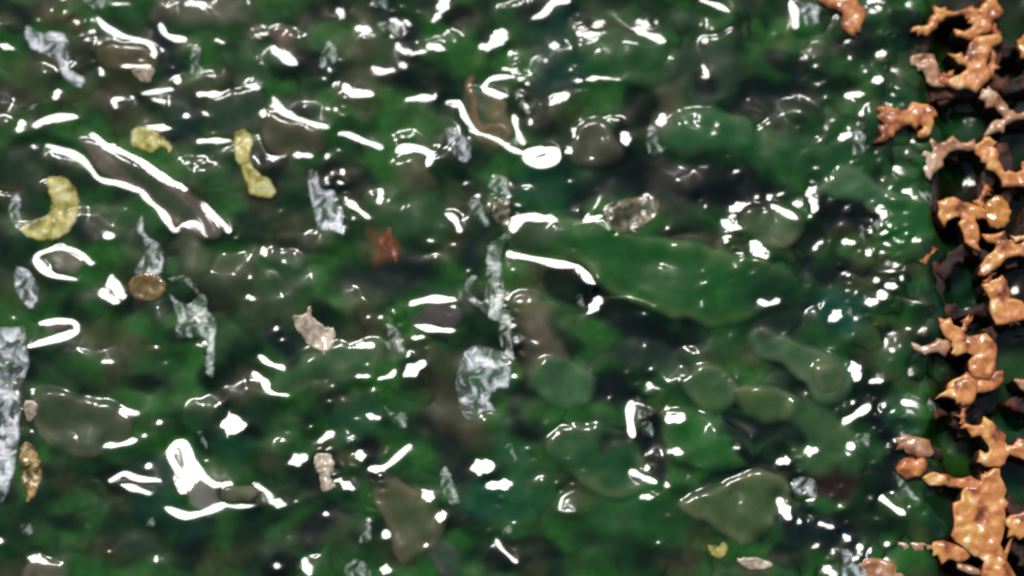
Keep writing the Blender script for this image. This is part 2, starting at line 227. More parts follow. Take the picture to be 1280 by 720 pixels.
# name, material, label, category, group, tile, outline
SCRAP = [
 ('foam_patch', 'bluefoam', 'white foam streak slanting down in the top left corner of the water', 'foam', FG, 'A', t('100,95 150,120 235,118 260,160 260,215 265,260 320,290 300,330 240,300 215,250 180,215 125,190 95,150')),
 ('foam_patch', 'foam', 'small pale foam cut by the top edge, left of the long curved glint', 'foam', FG, 'A', t('305,-10 410,-10 400,28 370,36 335,34')),
 ('foam_patch', 'foam', 'upright pale green foam sliver below the white hook glint near the top left', 'foam', FG, 'A', t('715,170 745,175 750,200 740,240 765,260 745,295 710,285 705,230')),
 ('foam_patch', 'foam', 'faint triangular foam fleck right of the bright white blot at upper left', 'foam', FG, 'A', t('1185,250 1210,160 1240,165 1262,215 1230,250')),
 ('foam_patch', 'beige', 'beige triangular film scrap hanging under a straight glint at the upper left', 'foam', FG, 'A', t('495,262 575,256 560,300 530,308 515,295')),
 ('foam_patch', 'foam', 'tiny foam fleck near the left edge above the paired long glints', 'foam', FG, 'A', t('98,398 145,385 125,412 112,420')),
 ('leaf_scrap', 'yellow', 'torn yellow leaf scrap just above the long slanting pair of glints', 'leaf scrap', None, 'A', t('490,480 540,465 600,500 645,545 630,580 610,552 565,575 520,560 488,545')),
 ('leaf_scrap', 'yellow', 'long narrow yellow leaf strip bent at its top in the upper left', 'leaf scrap', None, 'A', t('870,500 905,478 940,500 945,530 935,590 960,640 1010,670 1030,715 1010,740 960,735 925,720 895,640 870,580')),
 ('leaf_scrap', 'yellow', 'curled yellow leaf ring with an open green middle at the left edge', 'leaf scrap', None, 'P', t('58,222 80,220 96,236 100,262 91,285 70,300 46,302 28,294 24,282 38,274 54,270 63,256 60,240')),
 ('foam_patch', 'bluefoam', 'white foam tip closing the left side of the curled yellow leaf ring', 'foam', FG, 'P', t('12,250 22,242 28,252 26,266 30,280 22,288 12,272')),
 ('foam_patch', 'foam', 'ragged foam fleck between two small hollows at the top centre left', 'foam', FG, 'B', t('140,80 185,78 230,85 225,135 170,125 140,110')),
 ('foam_patch', 'foam', 'faint green foam fleck cut by the top edge left of the bright blot', 'foam', FG, 'B', t('120,-8 175,-8 180,30 130,30')),
 ('foam_patch', 'bluefoam', 'tilted oval white foam fleck under the forked glint in the upper middle', 'foam', FG, 'B', t('390,480 430,472 465,510 490,550 482,600 450,605 415,560')),
 ('foam_patch', 'foam', 'pale foam knob at the top of the upright debris line in the middle', 'foam', FG, 'B', t('548,700 560,668 580,648 615,655 642,700 630,730 580,720')),
 ('foam_patch', 'foam', 'narrow foam streak leaning beside the C shaped glint at upper middle', 'foam', FG, 'B', t('645,340 670,340 690,380 712,425 690,432 655,380')),
 ('foam_patch', 'foam', 'small pale foam left of the round green lobe in the upper middle', 'foam', FG, 'B', t('1140,480 1170,465 1190,530 1215,548 1190,568 1145,570')),
 ('foam_patch', 'bluefoam', 'bluish foam beside the upright glint at the top right of the middle', 'foam', FG, 'C', t('455,10 520,20 522,70 500,102 470,100 450,60')),
 ('foam_patch', 'foam', 'teal tinted foam fleck left of the orange wax claw', 'foam', FG, 'C', t('650,490 685,498 690,560 662,585 635,570')),
 ('foam_patch', 'foam', 'pale green foam stalk under the long slanting glints at left', 'foam', FG, 'D', t('508,100 535,88 548,160 600,195 612,240 600,308 515,312 500,290 535,230 530,180 508,150')),
 ('foam_patch', 'foam', 'wide ragged foam trailing a beaded tail downward at left centre', 'foam', FG, 'D', t('625,380 660,400 700,412 750,375 775,400 775,440 802,470 805,560 800,640 798,690 765,672 765,600 768,560 730,545 650,548 655,470')),
 ('foam_patch', 'foam', 'thin crescent foam sliver right above the wide ragged foam at left centre', 'foam', FG, 'D', t('628,322 690,310 730,345 742,382 725,378 690,345 640,335')),
 ('foam_patch', 'bluefoam', 'bluish leaf shaped foam at the left edge beneath the oval ring glint', 'foam', FG, 'D', t('55,280 100,285 135,330 148,380 122,440 90,420 55,360')),
 ('foam_patch', 'bluefoam', 'large crinkled bluish white foam running down the left edge', 'foam', FG, 'P', t('-20,432 20,408 32,410 34,430 38,455 27,485 27,510 25,545 16,600 2,632 -20,640')),
 ('foam_patch', 'bluefoam', 'blue white upright foam streak beside dark specks in the upper left middle', 'foam', FG, 'P', t('384,218 396,214 402,236 418,238 430,268 428,293 414,290 400,292 390,262')),
 ('foam_patch', 'foam', 'long upright foam strip with a hooked left loop in the centre', 'foam', FG, 'E', t('545,200 580,175 620,145 640,170 605,215 612,330 605,470 565,478 505,435 465,385 468,330 498,305 515,320 492,345 500,380 535,398 540,300')),
 ('foam_patch', 'foam', 'small curled foam leading to the top of the upright centre debris line', 'foam', FG, 'E', t('478,30 515,28 545,90 562,122 535,132 500,90 480,60')),
 ('debris_clump', 'brownfilm', 'brown and beige debris clump above the long upright foam strip', 'debris', None, 'E', t('560,70 585,20 630,30 642,80 625,135 575,115')),
 ('foam_patch', 'foam', 'yellowish knotted foam string between the centre strip and the large foam below', 'foam', FG, 'E', t('600,440 640,450 642,560 652,625 612,615 590,540')),
 ('foam_patch', 'bluefoam', 'largest rounded bluish white foam patch below the centre of the water', 'foam', FG, 'P', t('571,465 585,434 612,433 634,442 640,462 636,485 622,488 612,500 622,514 605,516 590,527 578,520 570,498')),
 ('foam_patch', 'foam', 'small bent foam fleck left of the two stacked straight glints', 'foam', FG, 'E', t('150,540 180,548 168,495 205,500 245,560 235,608 160,575')),
 ('foam_patch', 'foam', 'pale green oval foam just left of the corner glint of the big green lobe', 'foam', FG, 'E', t('875,395 895,380 910,400 908,430 892,442 878,430')),
 ('leaf_scrap', 'beige', 'torn pinkish beige chip with frayed ends at left of centre', 'leaf scrap', None, 'D', t('1090,465 1130,455 1155,425 1165,465 1205,498 1242,508 1248,550 1215,598 1150,570 1110,520')),
 ('amber_bead', 'bead', 'round brownish amber bead beside two white glints at left centre', 'bead', None, 'D', t('545,300 585,306 612,330 618,360 600,392 560,406 510,400 480,375 478,335 505,308')),
 ('debris_clump', 'rust', 'rust orange scrap standing out in the dark water left of centre', 'debris', None, 'E', t('140,180 185,130 205,180 220,235 205,275 180,225 145,215')),
 ('debris_clump', 'brownfilm', 'olive brown debris lump behind the top of the big green lobe', 'debris', None, 'E', t('970,70 1010,35 1070,20 1140,5 1190,30 1185,80 1140,130 1060,160 1010,150 985,110')),
 ('debris_clump', 'ochre', 'rusty yellow scrap beside the crinkled foam at lower left', 'debris', None, 'G', t('70,240 110,220 150,280 160,360 130,430 90,440 75,340')),
 ('foam_patch', 'beige', 'cream scrap at the top right of the crinkled foam on the left edge', 'foam', FG, 'G', t('88,75 130,70 142,105 115,145 95,130')),
 ('foam_patch', 'foam', 'small pale foam dot in the bottom left corner', 'foam', FG, 'G', t('75,530 110,525 130,550 110,575 85,562')),
 ('foam_patch', 'foam', 'slender foam sliver left of the round white blot at lower left', 'foam', FG, 'G', t('733,185 755,185 775,245 758,248 738,215')),
 ('foam_patch', 'foam', 'tiny foam dot beneath the branching white glint at lower left', 'foam', FG, 'G', t('540,505 570,500 578,530 555,545 540,528')),
 ('debris_clump', 'beige', 'pinkish speckled debris between dark specks right of the lower left glints', 'debris', None, 'G', t('1170,270 1225,265 1245,310 1230,355 1250,390 1195,405 1190,350 1170,320')),
 ('foam_patch', 'foam', 'forked beige foam fleck above the slanting straight glint at lower middle', 'foam', FG, 'H', t('162,85 200,110 245,112 255,165 222,172 185,130')),
 ('foam_patch', 'foam', 'upright spindle of foam left of the twin white blots at the lower middle', 'foam', FG, 'H', t('375,330 395,312 425,370 447,445 410,458 385,420 370,370')),
 ('foam_patch', 'foam', 'thin foam sliver above the twin white blots at the lower middle', 'foam', FG, 'H', t('612,232 638,228 662,290 645,298 625,265')),
 ('foam_patch', 'foam', 'banded foam fan cut by the bottom edge at lower middle', 'foam', FG, 'H', t('20,680 60,655 105,680 118,730 20,730')),
 ('foam_patch', 'foam', 'small greenish foam drop under dark specks at lower middle', 'foam', FG, 'H', t('85,540 110,520 122,570 105,600 68,595')),
 ('foam_patch', 'foam', 'faint broken foam at the head of a curved glint near the bottom centre', 'foam', FG, 'H', t('595,540 625,528 648,548 625,572 605,570')),
 ('foam_patch', 'foam', 'pale oval foam right of the upright glint at lower right of centre', 'foam', FG, 'H', t('1120,150 1150,140 1172,170 1165,205 1140,205 1122,180')),
 ('foam_patch', 'foam', 'pale streak of foam between the two right hand green lobes', 'foam', FG, 'F', t('710,98 742,108 738,152 712,135')),
 ('foam_patch', 'foam', 'thin upright foam above the dark hollow left of the comb', 'foam', FG, 'F', t('665,125 685,125 690,190 672,200 660,160')),
 ('foam_patch', 'bluefoam', 'blue white foam against the orange fan of wax on the right', 'foam', FG, 'F', t('880,0 940,0 985,45 965,65 915,42')),
 ('foam_patch', 'foam', 'small bluish foam beside the right end of the big green lobe', 'foam', FG, 'F', t('608,425 640,428 645,470 620,468')),
 ('foam_patch', 'foam', 'bluish foam over the right side lobe at lower right', 'foam', FG, 'I', t('650,195 700,188 712,225 690,245 655,240')),
 ('foam_patch', 'bluefoam', 'foggy blue white foam right of the small square glint at lower right', 'foam', FG, 'I', t('430,350 500,362 515,400 500,435 440,420 415,400')),
 ('foam_patch', 'foam', 'curved pale green foam crescent under the small orange wax lump', 'foam', FG, 'I', t('800,342 835,365 862,400 895,440 850,438 815,400')),
 ('foam_patch', 'bluefoam', 'bluish foam wedge under the orange wax tip at lower right', 'foam', FG, 'I', t('920,60 955,62 985,85 970,105 940,118 922,95')),
 ('foam_patch', 'bluefoam', 'blue white foam strip touching the bottom edge at lower right', 'foam', FG, 'I', t('598,620 640,630 648,670 690,690 690,730 590,730 605,680')),
 ('leaf_scrap', 'yellow', 'small ragged yellow scrap near the bottom right of centre', 'leaf scrap', None, 'I', t('105,600 135,605 170,590 182,630 155,658 110,640')),
 ('leaf_scrap', 'beige', 'flat beige scrap beside the small yellow one near the bottom', 'leaf scrap', None, 'I', t('215,655 280,650 345,680 285,698 235,685')),
]

# part name, material, top height, tile, outline
COMB = [
 ('cell_rim', 'comb', 4, 'C', t('870,100 920,92 945,50 985,25 1000,45 1070,28 1110,32 1145,-10 1178,-10 1175,60 1145,95 1105,135 1025,132 1080,105 1088,75 1055,55 1000,62 965,82 925,122 890,118')),
 ('cell_rim', 'comb', 3, 'C', t('1010,205 1058,212 1075,178 1100,138 1185,128 1192,160 1150,182 1142,230 1158,270 1140,312 1080,328 1010,328 958,292 1020,285 1070,252 1040,235')),
 ('cell_rim', 'combpale', 1, 'C', t('858,215 900,198 940,205 958,240 962,288 1000,322 930,316 908,272 880,248')),
 ('cell_rim', 'combpale', 0, 'C', t('1128,340 1160,333 1202,368 1238,418 1285,422 1330,430 1330,445 1280,442 1222,455 1180,492 1128,502 1188,455 1200,430 1150,382 1118,365')),
 ('cell_rim', 'comb', 2, 'C', t('1128,508 1162,518 1168,560 1195,610 1215,648 1260,638 1285,610 1330,600 1330,690 1280,692 1220,694 1180,655 1138,602 1112,570')),
 ('cell_rim', 'combpale', -1, 'C', t('885,600 908,550 960,528 1040,528 1100,542 1122,562 1080,562 1010,562 982,592 952,645 915,648 900,622')),
 ('cell_rim', 'amber', 2, 'C', t('1255,165 1275,130 1320,130 1320,200 1275,195')),
 ('cell_rim', 'comb', 5, 'F', t('980,30 1020,22 1120,58 1165,70 1135,98 1100,92 1112,150 1108,202 1085,208 1062,125 1038,92 980,112 958,82')),
 ('wax_bead', 'amber', 6, 'F', t('1180,14 1214,30 1230,75 1215,120 1180,136 1146,120 1132,75 1146,30')),
 ('cell_rim', 'comb', 2, 'F', t('1118,272 1150,230 1180,202 1142,165 1200,158 1232,188 1285,198 1330,200 1330,242 1280,240 1222,242 1182,282 1130,312')),
 ('cell_rim', 'comb', 4, 'F', t('1138,350 1168,322 1212,328 1225,390 1285,428 1330,432 1330,472 1280,472 1190,494 1158,462 1150,400')),
 ('cell_rim', 'comb', 2, 'F', t('965,488 1000,478 1060,528 1160,548 1178,590 1165,685 1100,685 1088,602 1010,602 1020,570 980,530')),
 ('cell_rim', 'combpale', -2, 'F', t('860,560 900,572 960,555 1012,550 1002,592 930,598 880,592')),
 ('cell_rim', 'comb', 0, 'F', t('1005,730 1040,690 1090,678 1195,688 1180,730 1090,745')),
 ('cell_rim', 'comb', -4, 'F', t('855,262 900,210 942,198 925,250 880,278')),
 ('cell_rim', 'comb', 3, 'I', t('958,50 1010,20 1030,-10 1098,-10 1092,72 1050,84 1020,62')),
 ('cell_rim', 'comb', 4, 'I', t('1045,165 1110,160 1148,138 1192,180 1218,230 1285,222 1330,225 1330,288 1280,285 1230,272 1190,312 1130,312 1112,280 1150,252 1120,200')),
 ('cell_rim', 'comb', -1, 'I', t('900,350 940,333 990,350 1080,362 1122,368 1112,398 1060,402 980,382 930,388')),
 ('cell_rim', 'comb', 6, 'I', t('1118,362 1150,328 1188,350 1202,430 1215,500 1195,600 1212,650 1235,760 1118,760 1128,665 1070,632 1030,560 1018,480 1060,420')),
 ('cell_rim', 'comb', 1, 'I', t('942,600 1060,610 1082,640 1050,668 1000,658 948,638')),
 ('cell_rim', 'combpale', -2, 'I', t('820,590 930,600 944,620 850,628 815,610')),
 ('cell_rim', 'comb', 2, 'I', t('1225,525 1280,472 1330,470 1330,580 1280,575 1232,562')),
 ('cell_rim', 'combpale', 1, 'I', t('1240,-8 1285,-10 1320,0 1320,35 1280,32')),
 ('cell_rim', 'combpale', 0, 'I', t('1030,668 1080,680 1122,700 1105,718 1040,698')),
]
FRAG = [
 ('orange wax claw with pointed fingers lying on the water left of the comb', 'comb', 6, 'C', t('750,392 790,395 820,415 900,388 945,400 945,440 938,490 905,518 880,502 905,470 860,460 800,490 770,520 718,528 762,480 748,430')),
 ('ragged orange wax scrap cut by the top edge right of the upright glint', 'comb', 4, 'C', t('512,-10 640,-10 668,20 692,60 662,110 640,134 600,92 605,50 558,30')),
 ('small brownish wax flake above the rounded orange lump at lower right', 'combpale', 2, 'I', t('800,208 850,198 902,210 945,258 905,282 850,265 820,235')),
 ('rounded orange wax lump between the flake and the pale green crescent', 'comb', 4, 'I', t('803,320 830,283 892,293 902,340 862,354 820,347')),
 ('crumbled pale orange wax crust cut by the bottom edge left of the comb', 'combpale', 2, 'I', t('680,662 740,652 800,678 835,735 688,735')),
]

# lines of tiny sparkles: x0, y0, x1, y1, spread, count
SPARKLE = [(636, 60, 660, 145, 4, 22), (720, 10, 722, 50, 4, 9), (712, 80, 726, 120, 5, 10), (625, 350, 645, 440, 5, 24), (606, 235, 640, 270, 7, 12), (415, 205, 440, 290, 9, 20), (1060, 150, 1075, 200, 9, 12),
 (1095, 255, 1115, 330, 8, 22), (245, 385, 262, 465, 6, 20), (400, 555, 412, 605, 7, 16), (790, 490, 830, 520, 8, 12), (800, 590, 825, 615, 5, 8), (20, 430, 12, 600, 9, 26), (955, 240, 1010, 250, 14, 10), (1045, 330, 1090, 420, 14, 18),
 (1060, 20, 1160, 60, 18, 12), (985, 560, 1010, 640, 9, 16), (1075, 500, 1140, 540, 12, 12), (480, 5, 500, 50, 12, 12), (415, 80, 430, 150, 6, 10), (325, 35, 345, 60, 8, 10), (470, 600, 462, 660, 5, 10), (425, 500, 445, 600, 9, 12),
 (480, 395, 500, 430, 8, 10), (1030, 690, 1110, 700, 12, 14), (1130, 530, 1180, 600, 10, 14), (900, 260, 925, 330, 10, 12), (90, 20, 110, 80, 14, 10), (0, 0, 1150, 700, 60, 34), (100, 700, 1100, 30, 70, 34), (1190, 0, 1250, 720, 26, 46), (640, 700, 700, 560, 30, 20), (1010, 20, 1060, 690, 26, 46), (1110, 20, 1130, 700, 18, 70), (1165, 20, 1175, 700, 12, 30), (910, 100, 900, 640, 40, 24)]
# inner walls of the comb, shade painted in as dark wax, joining the torn rims: width, top, points
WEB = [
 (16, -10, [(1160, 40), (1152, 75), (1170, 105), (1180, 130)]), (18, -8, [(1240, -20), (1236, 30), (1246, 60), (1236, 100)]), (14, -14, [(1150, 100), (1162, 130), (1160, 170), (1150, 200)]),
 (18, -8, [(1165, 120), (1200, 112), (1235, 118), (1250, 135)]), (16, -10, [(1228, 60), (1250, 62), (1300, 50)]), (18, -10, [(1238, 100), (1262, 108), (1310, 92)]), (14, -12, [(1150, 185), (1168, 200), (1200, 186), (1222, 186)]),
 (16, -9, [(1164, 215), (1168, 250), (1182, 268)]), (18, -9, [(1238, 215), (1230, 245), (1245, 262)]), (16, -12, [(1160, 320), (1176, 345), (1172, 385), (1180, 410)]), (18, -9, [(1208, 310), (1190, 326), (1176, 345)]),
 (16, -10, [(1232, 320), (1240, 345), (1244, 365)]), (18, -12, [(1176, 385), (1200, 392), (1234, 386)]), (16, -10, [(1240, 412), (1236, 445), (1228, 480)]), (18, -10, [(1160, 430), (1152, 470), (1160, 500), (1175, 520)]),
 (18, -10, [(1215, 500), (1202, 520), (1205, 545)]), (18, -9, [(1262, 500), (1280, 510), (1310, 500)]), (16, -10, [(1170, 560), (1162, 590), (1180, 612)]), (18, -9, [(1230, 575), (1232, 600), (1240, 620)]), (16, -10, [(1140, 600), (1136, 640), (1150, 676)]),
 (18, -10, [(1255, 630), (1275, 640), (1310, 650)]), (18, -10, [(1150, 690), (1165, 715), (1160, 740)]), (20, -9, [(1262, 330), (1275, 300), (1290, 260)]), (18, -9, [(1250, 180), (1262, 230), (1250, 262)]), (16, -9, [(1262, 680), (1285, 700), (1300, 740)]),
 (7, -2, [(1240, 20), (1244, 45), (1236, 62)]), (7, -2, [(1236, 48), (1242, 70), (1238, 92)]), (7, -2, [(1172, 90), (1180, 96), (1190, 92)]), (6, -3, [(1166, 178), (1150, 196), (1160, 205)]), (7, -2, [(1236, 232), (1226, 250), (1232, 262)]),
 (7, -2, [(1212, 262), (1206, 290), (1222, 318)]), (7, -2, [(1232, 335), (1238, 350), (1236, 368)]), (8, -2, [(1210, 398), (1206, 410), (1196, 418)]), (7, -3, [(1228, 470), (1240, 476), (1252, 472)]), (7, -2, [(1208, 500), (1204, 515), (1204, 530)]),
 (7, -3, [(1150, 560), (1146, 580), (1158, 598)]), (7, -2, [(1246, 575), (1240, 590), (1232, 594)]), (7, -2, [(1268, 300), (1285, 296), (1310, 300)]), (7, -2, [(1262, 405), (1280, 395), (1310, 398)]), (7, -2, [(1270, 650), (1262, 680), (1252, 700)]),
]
# the comb goes on beyond the right of the photograph
for r in range(8):
    for c in range(3):
        x = 1345 + c * 74; y = -10 + r * 100 + (50 if c % 2 else 0)
        a = [(x + 34 * math.cos(math.radians(60 * k)), y + 44 * math.sin(math.radians(60 * k))) for k in range(4)]
        WEB.append((13, random.uniform(-4, 3), [a[0], a[1]])); WEB.append((13, random.uniform(-4, 3), [a[1], a[2]])); WEB.append((12, random.uniform(-4, 3), [a[2], a[3]]))


# ---------------------------------------------------------------- the water: one sheet, relief solved from the ripples
STEP = 1.4 * MM
X0, X1, Y0, Y1 = -0.73, 0.73, -0.44, 0.44
NX = int(round((X1 - X0) / STEP)) ; NY = int(round((Y1 - Y0) / STEP))
xs = X0 + np.arange(NX) * STEP
ys = Y0 + np.arange(NY) * STEP
GX, GY = np.meshgrid(xs, ys)

def gfield(wavelength, seed, power=1.0, ax=1.0, ay=1.0):
    """smooth periodic random relief with the given typical wavelength, unit deviation"""
    r = np.random.default_rng(seed).standard_normal((NY, NX))
    fx = np.fft.rfftfreq(NX, STEP)[None, :]; fy = np.fft.fftfreq(NY, STEP)[:, None]
    f = np.sqrt((fx * ax) ** 2 + (fy * ay) ** 2) * wavelength
    k = (f ** power) * np.exp(-f * f)
    o = np.fft.irfft2(np.fft.rfft2(r) * k, s=(NY, NX))
    return o / o.std()

def stroke_mask(tile, wd, pts, soft, bend=None, taper=None):
    """capsule chain -> (slices, mask, signed distance) on the grid"""
    q = [at(*tp(tile, *p)) for p in pts]
    r = tw(tile, wd) * 0.5 * MM
    s = soft * MM
    m = r + s + 2 * MM
    a0 = max(0, int((min(p[0] for p in q) - m - X0) / STEP)); a1 = min(NX, int((max(p[0] for p in q) + m - X0) / STEP) + 2)
    b0 = max(0, int((min(p[1] for p in q) - m - Y0) / STEP)); b1 = min(NY, int((max(p[1] for p in q) + m - Y0) / STEP) + 2)
    if a1 <= a0 or b1 <= b0: return None
    sl = (slice(b0, b1), slice(a0, a1))
    x = GX[sl] ; y = GY[sl]
    if bend is not None:
        x = x + bend[0][sl]; y = y + bend[1][sl]
    d = np.full(x.shape, 1e9)
    if len(q) == 1:
        d = np.hypot(x - q[0][0], y - q[0][1])
    nseg = max(1, len(q) - 1)
    for si, ((ax, ay), (bx, by)) in enumerate(zip(q[:-1], q[1:])):
        vx, vy = bx - ax, by - ay
        L = vx * vx + vy * vy + 1e-12
        t = np.clip(((x - ax) * vx + (y - ay) * vy) / L, 0, 1)
        e = np.hypot(x - ax - t * vx, y - ay - t * vy)
        if taper:
            f = (si + t) / nseg                       # thin at the ends, uneven along the way
            e = e + r * (0.34 * np.abs(2 * f - 1) ** 3 + 0.20 * np.sin(f * 9.0 + taper) - 0.05)
        d = np.minimum(d, e)
    d = d - r
    u = np.clip(0.5 - d / (2 * s), 0, 1)
    return sl, u * u * (3 - 2 * u), d

def poly_mask(q, soft, bend):
    q = [at(*p) for p in q]
    m = soft * MM + 6 * MM
    a0 = max(0, int((min(p[0] for p in q) - m - X0) / STEP)); a1 = min(NX, int((max(p[0] for p in q) + m - X0) / STEP) + 2)
    b0 = max(0, int((min(p[1] for p in q) - m - Y0) / STEP)); b1 = min(NY, int((max(p[1] for p in q) + m - Y0) / STEP) + 2)
    sl = (slice(b0, b1), slice(a0, a1))
    x = GX[sl] + bend[0][sl]; y = GY[sl] + bend[1][sl]
    d = np.full(x.shape, 1e9); ins = np.zeros(x.shape, bool)
    for (ax, ay), (bx, by) in zip(q, q[1:] + q[:1]):
        vx, vy = bx - ax, by - ay
        t = np.clip(((x - ax) * vx + (y - ay) * vy) / (vx * vx + vy * vy + 1e-12), 0, 1)
        d = np.minimum(d, np.hypot(x - ax - t * vx, y - ay - t * vy))
        if ay != by: ins ^= ((ay > y) != (by > y)) & (x < (bx - ax) * (y - ay) / (by - ay) + ax)
    d = np.where(ins, -d, d)
    u = np.clip(0.5 - d / (2 * soft * MM), 0, 1)
    return sl, u * u * (3 - 2 * u), d

def smooth_pts(pts, n=4, closed=False):
    if len(pts) < 3: return pts
    out = []
    N = len(pts)
    rngi = range(N) if closed else range(N - 1)
    for i in rngi:
        g = (lambda k: pts[k % N]) if closed else (lambda k: pts[max(0, min(N - 1, k))])
        p0, p1, p2, p3 = g(i - 1), g(i), g(i + 1), g(i + 2)
        for k in range(n):
            t = k / n
            out.append(tuple(0.5 * ((2 * b) + (-a + c) * t + (2 * a - 5 * b + 4 * c - d) * t * t + (-a + 3 * b - 3 * c + d) * t ** 3) for a, b, c, d in zip(p0, p1, p2, p3)))
    if not closed: out.append(pts[-1])
    return out

bend = (gfield(0.05, 3) * 2.4 * MM + gfield(0.02, 5) * 0.5 * MM, gfield(0.05, 4) * 2.4 * MM + gfield(0.02, 6) * 0.5 * MM)

# water colours: algal green, film and silt, with reflections and shade painted in
base = np.array(lin((36, 78, 32)))
dark = np.array(lin((20, 44, 22)))
brite = np.array(lin((42, 96, 32)))
brown = np.array(lin((64, 62, 38)))
n1, n2, n3 = gfield(0.11, 21, 1.0, 1.15, 0.9), gfield(0.05, 22, 1.0, 1.15, 0.9), gfield(0.14, 23, 1.0, 1.15, 0.9)
def mixc(C, c, m): return C * (1 - m[..., None]) + np.array(c) * m[..., None]
CF = np.ones((NY, NX, 3)) * base
def sg(f, t0, wdt): return 1 / (1 + np.exp(-(f - t0) / wdt))
CF = mixc(CF, dark, 0.95 * sg(n1 * 0.8 + gfield(0.075, 27, 1.0, 1.15, 0.9) * 0.7, 0.2, 0.28))
CF = mixc(CF, brite, 0.7 * sg(-n1 * 0.7 + gfield(0.09, 24, 1.0, 1.15, 0.9) * 0.6, 0.7, 0.14))
CF = mixc(CF, brown, 0.6 * sg(n3 * 0.6 + gfield(0.08, 25, 1.0, 1.15, 0.9) * 0.6, 0.75, 0.16))
CF = mixc(CF, dark * 0.22, 0.9 * sg(gfield(0.08, 26, 1.0, 1.15, 0.9) + 0.3 * n1, 1.0, 0.2))  # blackish blobs stand in for dark reflections and shade
CF *= (1 + 0.05 * gfield(0.012, 31, 1.0, 1.15, 0.9))[..., None]

# slime sagging over old comb cells: rounded cushions with dark gaps, clearer towards the comb
rc = np.random.default_rng(77)
f1 = np.full((NY, NX), 9.0); f2 = np.full((NY, NX), 9.0)
wx = GX + bend[0] * 3.0; wy = (GY + bend[1] * 3.0) * 1.15
PT = 0.058
for j in range(-9, 10):
    for i in range(-13, 14):
        cx_, cy_ = (i + (j % 2) * 0.5 + rc.uniform(-.34, .34)) * PT, (j + rc.uniform(-.34, .34)) * PT
        a0 = max(0, int((cx_ - 0.13 - X0) / STEP)); a1 = max(0, int((cx_ + 0.13 - X0) / STEP)); b0 = max(0, int((cy_ / 1.15 - 0.12 - Y0) / STEP)); b1 = max(0, int((cy_ / 1.15 + 0.12 - Y0) / STEP))
        sl = (slice(b0, b1), slice(a0, a1))
        dc = np.hypot(wx[sl] - cx_, wy[sl] - cy_)
        o1 = f1[sl]; f2[sl] = np.minimum(f2[sl], np.maximum(o1, dc)); f1[sl] = np.minimum(o1, dc)
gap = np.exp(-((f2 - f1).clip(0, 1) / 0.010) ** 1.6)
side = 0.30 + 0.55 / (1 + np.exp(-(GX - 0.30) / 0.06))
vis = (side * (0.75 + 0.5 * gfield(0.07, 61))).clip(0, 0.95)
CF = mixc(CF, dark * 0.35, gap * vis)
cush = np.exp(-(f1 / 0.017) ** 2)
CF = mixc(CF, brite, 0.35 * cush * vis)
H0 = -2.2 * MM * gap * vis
for tile, wd, pts, soft, col, hgt, rim in PATCH:
    if wd is None: r = poly_mask(smooth_pts(pts, 4, True), soft, (bend[0] * 0.6, bend[1] * 0.6))
    else: r = stroke_mask(tile, wd, smooth_pts(pts), soft * 1.1, (bend[0] * 1.5, bend[1] * 1.5))
    if r is None: continue
    sl, m, d = r
    cc = np.array(lin(col))
    CF[sl] = mixc(CF[sl], cc, m * (0.9 if wd is None else (0.97 if max(col) < 46 else 0.72)))
    if rim is not None:
        rm = np.exp(-((d + 2.5 * MM) / (np.where(d > -2.5 * MM, 3.0, 9.0) * MM)) ** 2) * 0.75 * (0.55 + 0.35 * n2[sl]).clip(0, 1)
        CF[sl] = mixc(CF[sl], lin(rim), rm * 0.75)
    H0[sl] += hgt * MM * m
CF *= (1 + 0.07 * gfield(0.03, 31) + 0.03 * gfield(0.008, 32))[..., None].clip(0.5, 1.6)

CF *= 0.88
# the water lies lower between the cells of the comb on the right
edge = at(1180, 360)[0]
low = 1 / (1 + np.exp(-(GX - edge - 0.010 * gfield(0.09, 41)) / 0.009))
LEVEL = -0.040

H0 += gfield(0.10, 51, 1.0, 1.1, 0.95) * 1.8 * MM + gfield(0.045, 52, 1.0, 1.15, 0.95) * 0.66 * MM + gfield(0.02, 53) * 0.10 * MM

view = (cP - Vector((0, 0, 0))).normalized()
M = np.zeros((NY, NX))
for (xa, ya, xb, yb, spread, n) in SPARKLE:
    for k in range(n):
        f = (k + random.random()) / n
        x = xa + (xb - xa) * f + random.gauss(0, spread); y = ya + (yb - ya) * f + random.gauss(0, spread)
        a = random.uniform(-0.6, 0.6) + (1.4 if random.random() < .25 else 0); l = random.choice([0, 1, 3, 5, 8])
        GLINT.append(('P', random.uniform(0.6, 3.5), [(x, y), (x + l * math.cos(a), y + l * math.sin(a))]))
for gi, (tile, wd, pts) in enumerate(GLINT):
    r = stroke_mask(tile, wd + 2.0, smooth_pts(pts), 2.6, (bend[0] * 0.2, bend[1] * 0.2), 0.5 + gi * 1.7 % 6.0)
    if r is None: continue
    sl, m, d = r
    M[sl] = np.maximum(M[sl], m)

# slope that turns the sun's light to the eye, point by point
vx, vy, vz = cP.x - GX, cP.y - GY, cP.z
L = np.sqrt(vx ** 2 + vy ** 2 + vz ** 2)
hx, hy, hz = vx / L + sun_dir.x, vy / L + sun_dir.y, vz / L + sun_dir.z
SX, SY = -hx / hz, -hy / hz
def dx(h): return (np.roll(h, -1, 1) - h) / STEP
def dy(h): return (np.roll(h, -1, 0) - h) / STEP
bx_, by_ = dx(H0), dy(H0)
